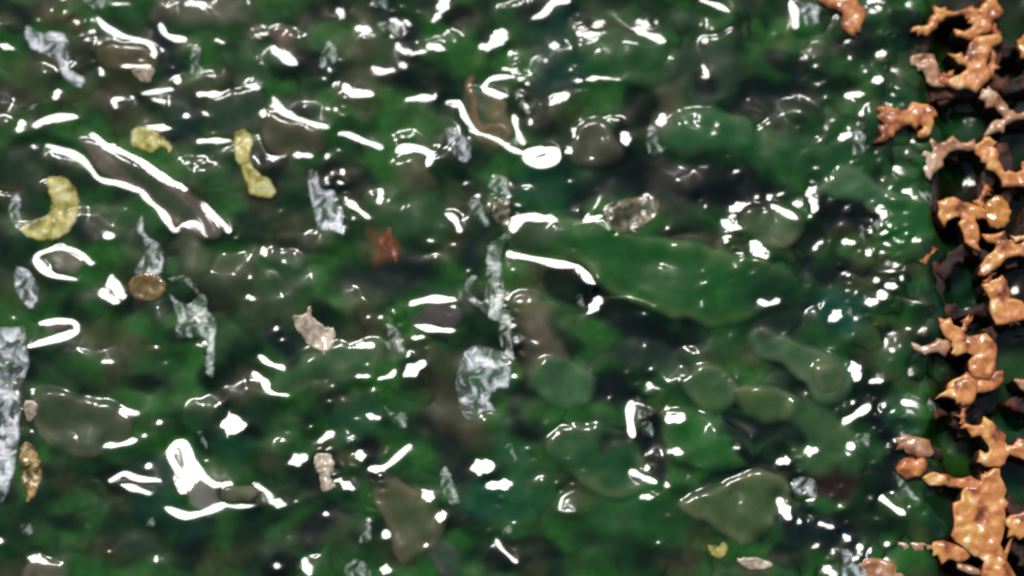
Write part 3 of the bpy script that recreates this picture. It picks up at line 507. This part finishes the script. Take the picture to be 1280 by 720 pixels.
# keep calm water away from the glinting slope
dd = np.hypot(bx_ - SX, by_ - SY)
push = np.clip(0.13 - dd, 0, 1) / np.maximum(dd, 1e-3)
bx_ = bx_ + (bx_ - SX) * push; by_ = by_ + (by_ - SY) * push
INM = M > 0.5
W = 0.02 + 1.0 * M ** 2
WB = np.where(M > 0.5, 0, np.clip(1 - M * 2.2, 0, 1))
EPS = 60.0
def DT(px_, py_): return (np.roll(px_, 1, 1) - px_ + np.roll(py_, 1, 0) - py_) / STEP
SM = 0.5 * (0.40 * MM) ** 2
def lap(h): return (np.roll(h, 1, 0) + np.roll(h, -1, 0) + np.roll(h, 1, 1) + np.roll(h, -1, 1) - 4 * h) / STEP ** 2
def A_(h): return DT(W * dx(h), W * dy(h)) + EPS * h + SM * lap(lap(h))
kx = 2 * np.sin(np.pi * np.fft.rfftfreq(NX))[None, :] / STEP; ky = 2 * np.sin(np.pi * np.fft.fftfreq(NY))[:, None] / STEP
k2 = kx ** 2 + ky ** 2
PRE = 1 / (0.07 * k2 + EPS + SM * k2 ** 2)
def pre(r): return np.fft.irfft2(np.fft.rfft2(r) * PRE, s=(NY, NX))
def blur(a):
    for ax in (0, 1):
        for _ in range(2): a = 0.25 * np.roll(a, 1, ax) + 0.5 * a + 0.25 * np.roll(a, -1, ax)
    return a
WM = np.ones((NY, NX))
h = H0.copy()
RIN, ROUT = 0.035, 0.14
for rnd in range(8):
    gx, gy = dx(h), dy(h)
    if rnd == 0: gx, gy = bx_.copy(), by_.copy()
    ex, ey = gx - SX, gy - SY
    e = np.hypot(ex, ey) + 1e-6
    if rnd == 0: ix_, iy_ = SX, SY
    else:
        k = np.minimum(1, RIN / e); ix_, iy_ = SX + ex * k, SY + ey * k
    k = np.maximum(1, ROUT / e)
    oxx, oyy = SX + ex * k, SY + ey * k
    if rnd:
        oxx = 0.7 * oxx + 0.3 * bx_; oyy = 0.7 * oyy + 0.3 * by_
        bad = np.where(INM & (e > 0.06), 2.0, 1.0) * np.where(~INM & (e < 0.08), 1.9, 1.0)
        WM = np.minimum(WM * bad, 30)
        W = (0.02 + 1.0 * M ** 2) * blur(WM)
    tx = oxx * (1 - M) + ix_ * M
    ty = oyy * (1 - M) + iy_ * M
    b = DT(W * tx, W * ty) + EPS * H0
    r_ = b - A_(h); z_ = pre(r_); p_ = z_.copy(); rz = (r_ * z_).sum()
    for it in range(60 if rnd == 0 else 26):
        Ap = A_(p_); al = rz / (p_ * Ap).sum()
        h += al * p_; r_ -= al * Ap
        z_ = pre(r_); rz2 = (r_ * z_).sum(); p_ = z_ + (rz2 / rz) * p_; rz = rz2
    e = np.hypot(dx(h) - SX, dy(h) - SY)
    hit = e < 0.07
    if DEBUG: print('round', rnd, 'IoU', (hit & INM).sum() / (hit | INM).sum(), 'miss', (INM & ~hit).sum() / INM.sum(), 'spur', (hit & ~INM).sum() / INM.sum(), 'steep', (e > .8).mean())
HF = h + low * LEVEL
print('relief mm', h.min() / MM, h.max() / MM, h.std() / MM)

def water_z(x, y):
    i = min(NX - 1, max(0, int(round((x - X0) / STEP)))); j = min(NY - 1, max(0, int(round((y - Y0) / STEP))))
    return float(HF[j, i])

# uniform in view, stretching away to open water
grow = []
s = STEP
d_ = 0.0
while d_ < 18.0:
    s = min(s * 1.09, 1.5); d_ += s; grow.append(d_)
grow = np.array(grow)
AX = np.concatenate([xs[0] - grow[::-1], xs, xs[-1] + grow]); AY = np.concatenate([ys[0] - grow[::-1], ys, ys[-1] + grow])
ix = np.round((AX - X0) / STEP).astype(np.int64); iy = np.round((AY - Y0) / STEP).astype(np.int64)
fx = np.minimum(1, np.minimum(AX - X0, X1 - AX) / 0.05 + 1).clip(0, 1); fy = np.minimum(1, np.minimum(AY - Y0, Y1 - AY) / 0.05 + 1).clip(0, 1)
fade = fx[None, :] * fy[:, None]
HH = h[np.ix_(iy % NY, ix % NX)] * (0.25 + 0.75 * fade)
lw = low[np.ix_(iy.clip(0, NY - 1), ix.clip(0, NX - 1))]
HH = HH + lw * LEVEL
CC = CF[np.ix_(iy % NY, ix % NX)]
ny, nx = HH.shape
co = np.empty((ny, nx, 3), np.float32)
co[..., 0] = AX[None, :]; co[..., 1] = AY[:, None]; co[..., 2] = HH
me = bpy.data.meshes.new('water')
me.vertices.add(nx * ny); me.vertices.foreach_set('co', co.ravel())
idx = np.arange(nx * ny).reshape(ny, nx)
q = np.stack([idx[:-1, :-1], idx[:-1, 1:], idx[1:, 1:], idx[1:, :-1]], -1).reshape(-1, 4)
me.loops.add(q.size); me.loops.foreach_set('vertex_index', q.ravel().astype(np.int32))
me.polygons.add(len(q)); me.polygons.foreach_set('loop_start', (np.arange(len(q)) * 4).astype(np.int32))
me.update(calc_edges=True)
me.polygons.foreach_set('use_smooth', np.ones(len(q), bool))
ca = me.color_attributes.new('algae_shade', 'FLOAT_COLOR', 'POINT')
c4 = np.ones((ny, nx, 4), np.float32); c4[..., :3] = CC
ca.data.foreach_set('color', c4.ravel())
water = bpy.data.objects.new('water', me)
COL.objects.link(water)
water['kind'] = 'structure'

# ---------------------------------------------------------------- materials
def mat(name):
    m = bpy.data.materials.new(name); m.use_nodes = True
    return m, m.node_tree, m.node_tree.nodes['Principled BSDF']
def ramp(nt, stops):
    r = nt.nodes.new('ShaderNodeValToRGB')
    e = r.color_ramp.elements
    while len(e) < len(stops): e.new(0.5)
    for k, (p, c) in enumerate(stops):
        e[k].position = p; e[k].color = (*lin(c), 1)
    return r
def noise_tex(nt, scale, detail=4, dist=0.0):
    t = nt.nodes.new('ShaderNodeTexCoord'); n = nt.nodes.new('ShaderNodeTexNoise')
    n.inputs['Scale'].default_value = scale; n.inputs['Detail'].default_value = detail; n.inputs['Distortion'].default_value = dist
    nt.links.new(t.outputs['Object'], n.inputs['Vector'])
    return n

mw, nt, b_ = mat('green_water')
at_n = nt.nodes.new('ShaderNodeAttribute'); at_n.attribute_name = 'algae_shade'
nt.links.new(at_n.outputs['Color'], b_.inputs['Base Color'])
rn = noise_tex(nt, 9, 3)
rm_ = nt.nodes.new('ShaderNodeMapRange')
for k, v in zip((1, 2, 3, 4), (0.4, 0.65, 0.08, 0.14)): rm_.inputs[k].default_value = v
nt.links.new(rn.outputs[0], rm_.inputs[0]); nt.links.new(rm_.outputs[0], b_.inputs['Roughness'])
b_.inputs['IOR'].default_value = 1.42
me.materials.append(mw)

def simple(name, stops, scale, rough, bump, bscale, coat=0.5, sss=0.0, detail=4):
    m, nt, b_ = mat(name)
    n = noise_tex(nt, scale, detail, 0.6); r = ramp(nt, stops)
    nt.links.new(n.outputs[0], r.inputs[0]); nt.links.new(r.outputs[0], b_.inputs['Base Color'])
    b_.inputs['Roughness'].default_value = rough
    b_.inputs['Coat Weight'].default_value = coat; b_.inputs['Coat Roughness'].default_value = 0.12
    if bump:
        n2_ = noise_tex(nt, bscale, 3); bp = nt.nodes.new('ShaderNodeBump')
        bp.inputs['Strength'].default_value = bump; bp.inputs['Distance'].default_value = 0.002
        nt.links.new(n2_.outputs[0], bp.inputs['Height']); nt.links.new(bp.outputs[0], b_.inputs['Normal'])
    return m
def film(m, scale, lo, hi, amin, amax):
    """patchy film: see-through in places and thinning to nothing at its edge"""
    nt = m.node_tree; b_ = nt.nodes['Principled BSDF']
    n = noise_tex(nt, scale, 5, 1.0)
    mr = nt.nodes.new('ShaderNodeMapRange')
    for k, v in zip((1, 2, 3, 4), (lo, hi, amin, amax)): mr.inputs[k].default_value = v
    a = nt.nodes.new('ShaderNodeAttribute'); a.attribute_name = 'edge'
    mu = nt.nodes.new('ShaderNodeMath'); mu.operation = 'MULTIPLY'
    nt.links.new(n.outputs[0], mr.inputs[0]); nt.links.new(mr.outputs[0], mu.inputs[0]); nt.links.new(a.outputs['Fac'], mu.inputs[1]); nt.links.new(mu.outputs[0], b_.inputs['Alpha'])
    return m
def foam(name, stops, scale):
    return film(simple(name, stops, scale, 0.55, 0.35, 110, 0.1, detail=4), 46, 0.42, 0.60, 0.08, 0.95)
MAT = dict(
    foam=foam('pale_foam', [(0.34, (96, 122, 98)), (0.46, (160, 178, 160)), (0.6, (226, 232, 224))], 80),
    bluefoam=foam('blue_white_foam', [(0.34, (140, 156, 150)), (0.46, (196, 206, 204)), (0.6, (236, 238, 242))], 70),
    yellow=film(simple('yellow_leaf', [(0.32, (84, 82, 30)), (0.42, (148, 140, 56)), (0.52, (182, 172, 88)), (0.66, (206, 202, 150))], 42, 0.5, 0.3, 150, 0.2), 60, 0.3, 0.42, 0.55, 1.0),
    ochre=film(simple('ochre_scrap', [(0.35, (50, 58, 24)), (0.5, (140, 108, 40)), (0.65, (190, 160, 96))], 90, 0.45, 0.4, 160, 0.4), 60, 0.38, 0.55, 0.1, 0.95),
    beige=simple('beige_scrap', [(0.3, (104, 94, 74)), (0.5, (164, 148, 124)), (0.66, (206, 192, 170))], 80, 0.45, 0.5, 170, 0.4),
    brownfilm=film(simple('brown_scrap', [(0.3, (40, 44, 24)), (0.5, (92, 84, 58)), (0.7, (140, 126, 96))], 50, 0.35, 0.3, 110, 0.5), 40, 0.3, 0.55, 0.3, 0.9),
    bead=simple('amber_bead', [(0.3, (70, 60, 22)), (0.6, (128, 104, 52))], 60, 0.15, 0.1, 100, 1.0),
    rust=film(simple('rust_scrap', [(0.3, (80, 44, 24)), (0.55, (150, 78, 38)), (0.7, (176, 100, 56))], 70, 0.5, 0.3, 110, 0.2), 50, 0.35, 0.6, 0.2, 0.8),
    comb=simple('orange_wax', [(0.32, (84, 42, 18)), (0.43, (176, 100, 50)), (0.52, (212, 140, 80)), (0.59, (214, 158, 70)), (0.68, (232, 192, 156))], 32, 0.42, 0.7, 90, 0.45, detail=6),
    combshade=simple('shaded_wax', [(0.3, (20, 9, 5)), (0.5, (48, 22, 11)), (0.62, (84, 42, 20)), (0.72, (128, 72, 36))], 34, 0.75, 0.8, 80, 0.0, detail=6),  # darker wax, with the shade of the cell depths painted in
    combpale=simple('pale_wax', [(0.32, (90, 66, 38)), (0.45, (168, 112, 72)), (0.56, (190, 150, 116)), (0.68, (206, 186, 164))], 36, 0.38, 0.6, 90, 0.6, detail=6),
    amber=simple('amber_wax', [(0.3, (180, 112, 36)), (0.6, (206, 142, 62))], 40, 0.3, 0.2, 90, 0.9),
)

# ---------------------------------------------------------------- scraps and wax walls: outlined solids with domed, wrinkled tops
def poly_clean(q):
    out = []
    for p in q:
        if not out or math.hypot(p[0] - out[-1][0], p[1] - out[-1][1]) > 0.4 * MM: out.append(p)
    if math.hypot(out[0][0] - out[-1][0], out[0][1] - out[-1][1]) < 0.4 * MM: out.pop()
    return out

def seg_dist(P, q):
    d = np.full(len(P), 1e9)
    A = np.array(q); B = np.roll(A, -1, 0)
    for a, b in zip(A, B):
        v = b - a; t = np.clip(((P - a) @ v) / (v @ v + 1e-12), 0, 1)
        d = np.minimum(d, np.hypot(*(P - a - t[:, None] * v).T))
    return d

def solid_mesh(name, q, top, depth, dome, wrinkle, wscale, seed, sp=4.0, jag=0.6, follow=True, sm=5, spikes=0):
    """q: outline in metres. top: height of the rim. depth: how far the sides go down."""
    q = poly_clean(smooth_pts(q, sm, True))
    rr = random.Random(seed)
    q = [(x + rr.uniform(-jag, jag) * MM, y + rr.uniform(-jag, jag) * MM) for x, y in q]
    if spikes:
        o = []
        for i, p in enumerate(q):
            a, b = q[i - 1], q[(i + 1) % len(q)]
            tx_, ty_ = b[0] - a[0], b[1] - a[1]; l = math.hypot(tx_, ty_) + 1e-9
            if rr.random() < spikes:
                k = rr.uniform(3.0, 8.0) * MM
                area = sum(u[0] * v[1] - v[0] * u[1] for u, v in zip(q, q[1:] + q[:1]))
                sgn = 1 if area > 0 else -1
                o.append((p[0] + ty_ / l * k * sgn, p[1] - tx_ / l * k * sgn))
            else: o.append(p)
        q = o
    xsq = [p[0] for p in q]; ysq = [p[1] for p in q]
    pts = [Vector(p) for p in q]; n = len(pts)
    s = sp * MM
    def inside(x, y):
        c = False; j = n - 1
        for i in range(n):
            if (q[i][1] > y) != (q[j][1] > y) and x < (q[j][0] - q[i][0]) * (y - q[i][1]) / (q[j][1] - q[i][1]) + q[i][0]: c = not c
            j = i
        return c
    cand = []
    y = min(ysq); row = 0
    while y < max(ysq):
        x = min(xsq) + (row % 2) * s * 0.5
        while x < max(xsq):
            if inside(x, y): cand.append((x + rr.uniform(-.15, .15) * s, y + rr.uniform(-.15, .15) * s))
            x += s
        y += s * 0.87; row += 1
    if cand:
        d = seg_dist(np.array(cand), q)
        pts += [Vector(c) for c, dd_ in zip(cand, d) if dd_ > s * 0.45]
    vo, ed, fo, ov, oe, of = delaunay_2d_cdt(pts, [], [list(range(n))], 1, 1e-7)
    P = np.array([(v.x, v.y) for v in vo]); D = seg_dist(P, q)
    # boundary loop after triangulation
    cnt = {}
    for f in fo:
        for a, b in zip(f, list(f[1:]) + [f[0]]):
            k = (min(a, b), max(a, b)); cnt.setdefault(k, []).append((a, b))
    be = [v[0] for v in cnt.values() if len(v) == 1]
    cx, cy = P.mean(0)
    V = []; EK = []
    zref = water_z(cx, cy) if follow else 0.0
    for (x, y), dd_ in zip(P, D):
        b0 = water_z(x, y) if follow else 0.0
        if follow: b0 = 0.9 * b0 + 0.1 * zref + 0.9 * MM
        k = min(1.0, dd_ / (dome * 2.2 * MM + 1e-6))
        nz = noise.noise(Vector((x * wscale, y * wscale, seed * 1.7))) + 0.5 * noise.noise(Vector((x * wscale * 2.3, y * wscale * 2.3, seed * 3.1)))
        z = b0 + top * MM + dome * MM * math.sqrt(max(0, 1 - (1 - k) ** 2)) + wrinkle * MM * nz * (0.35 + 0.65 * k)
        V.append((x, y, z)); EK.append(min(1.0, 0.05 + dd_ / (4.5 * MM)))
    F = [tuple(f) for f in fo]
    nrm = {}
    for a, b in be:
        ex, ey = V[b][0] - V[a][0], V[b][1] - V[a][1]
        for v in (a, b):
            o = nrm.setdefault(v, [0, 0]); o[0] += ey; o[1] -= ex
    rings = [(depth, 0.0, 0)] if follow else [(2.5, -0.2, 0), (depth * 0.5, 0.6, 1), (depth, 2.0, 1)]  # lower rings of the sides take the wax with painted shade
    MI = [0] * len(F)
    prev = {v: v for v in nrm}
    for dep, off, mi in rings:
        cur = {}
        for v, (nx_, ny_) in nrm.items():
            l = math.hypot(nx_, ny_) + 1e-9
            j = rr.uniform(0.7, 1.3)
            V.append((V[v][0] + nx_ / l * off * j * MM, V[v][1] + ny_ / l * off * j * MM, V[v][2] - dep * MM)); cur[v] = len(V) - 1
        for a, b in be: F.append((prev[b], prev[a], cur[a], cur[b])); MI.append(mi)
        prev = cur
    me = bpy.data.meshes.new(name)
    # origin at the base centre
    zb = min(v[2] for v in V)
    V = [(v[0] - cx, v[1] - cy, v[2] - zb) for v in V]
    me.from_pydata(V, [], F)
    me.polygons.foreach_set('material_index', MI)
    ea = me.attributes.new('edge', 'FLOAT', 'POINT')
    ea.data.foreach_set('value', np.array((EK + [0.0] * len(V))[:len(V)], np.float32))
    me.validate()
    me.polygons.foreach_set('use_smooth', [True] * len(me.polygons))
    me.update()
    return me, (cx, cy, zb)

def place(name, me, loc, m, parent=None, **tags):
    me.materials.append(MAT[m])
    if name in ('cell_rim', 'cell_wall', 'wax_fragment', 'wax_bead'): me.materials.append(MAT['combshade'])
    o = bpy.data.objects.new(name, me); COL.objects.link(o)
    o.location = loc
    if parent is not None:
        o.parent = parent; o.location = Vector(loc) - Vector(parent.location)
    for k, v in tags.items(): o[k] = v
    return o

for k, (name, m, label, cat, group, tile, pts) in enumerate(SCRAP):
    q = [at(*tp(tile, *p)) for p in pts]
    fm = 'foam' in name
    me_, loc = solid_mesh(name, q, 0.0 if fm else -0.3, 4, 0.7 if fm else (2.4 if 'bead' in name else 1.0), 0.9 if fm else 1.2, 120 if fm else 90, k + 1, sp=2.4, jag=1.1)
    tg = dict(label=label, category=cat)
    if group: tg['group'] = group
    place(name, me_, loc, m, **tg)

# ---------------------------------------------------------------- the comb
ox, oy = at(1215, 360, LEVEL)
comb = bpy.data.objects.new('broken_comb', None); COL.objects.link(comb)
comb.location = (ox, oy, LEVEL - 0.012)
comb['label'] = 'torn orange wax comb with ragged open cells along the right edge of the green water'
comb['category'] = 'comb'
for k, (wd, top, pts) in enumerate(WEB):
    pts = smooth_pts(pts, 3)
    L_, R_ = [], []
    rw = random.Random(k)
    for i, p in enumerate(pts):
        a, b = pts[max(0, i - 1)], pts[min(len(pts) - 1, i + 1)]
        l = math.hypot(b[0] - a[0], b[1] - a[1]); nx_, ny_ = -(b[1] - a[1]) / l, (b[0] - a[0]) / l
        hw = wd * 0.42 * rw.uniform(0.7, 1.25)
        L_.append((p[0] + nx_ * hw, p[1] + ny_ * hw)); R_.append((p[0] - nx_ * hw, p[1] - ny_ * hw))
    q = [at(*p, top * MM) for p in L_ + R_[::-1]]
    me_, loc = solid_mesh('cell_wall', q, top, top - LEVEL / MM + 12, 1.0, 5.0, 60, 300 + k, sp=4, follow=False, jag=1.6, sm=2, spikes=0.12)
    place('cell_wall', me_, loc, 'combshade' if top < -5 else 'comb', comb)
for k, (name, m, top, tile, pts) in enumerate(COMB):
    q = [at(*tp(tile, *p), top * MM) for p in pts]
    me_, loc = solid_mesh(name, q, top, top - LEVEL / MM + 12, 1.7, 3.0, 90, 100 + k, sp=3.2, follow=False, jag=1.5, sm=3, spikes=0.0 if name == 'wax_bead' else 0.2)
    place(name, me_, loc, m, comb)
for k, (label, m, top, tile, pts) in enumerate(FRAG):
    q = [at(*tp(tile, *p), top * MM) for p in pts]
    me_, loc = solid_mesh('wax_fragment', q, top, top + 8 + (30 if tp(tile, *pts[0])[0] > 1150 else 0), 3.0, 3.0, 70, 200 + k, sp=3.2, follow=False, jag=1.3, sm=3, spikes=0.1)
    place('wax_fragment', me_, loc, m, label=label, category='wax fragment', group='loose scraps of orange wax beside the comb')
#TAIL#
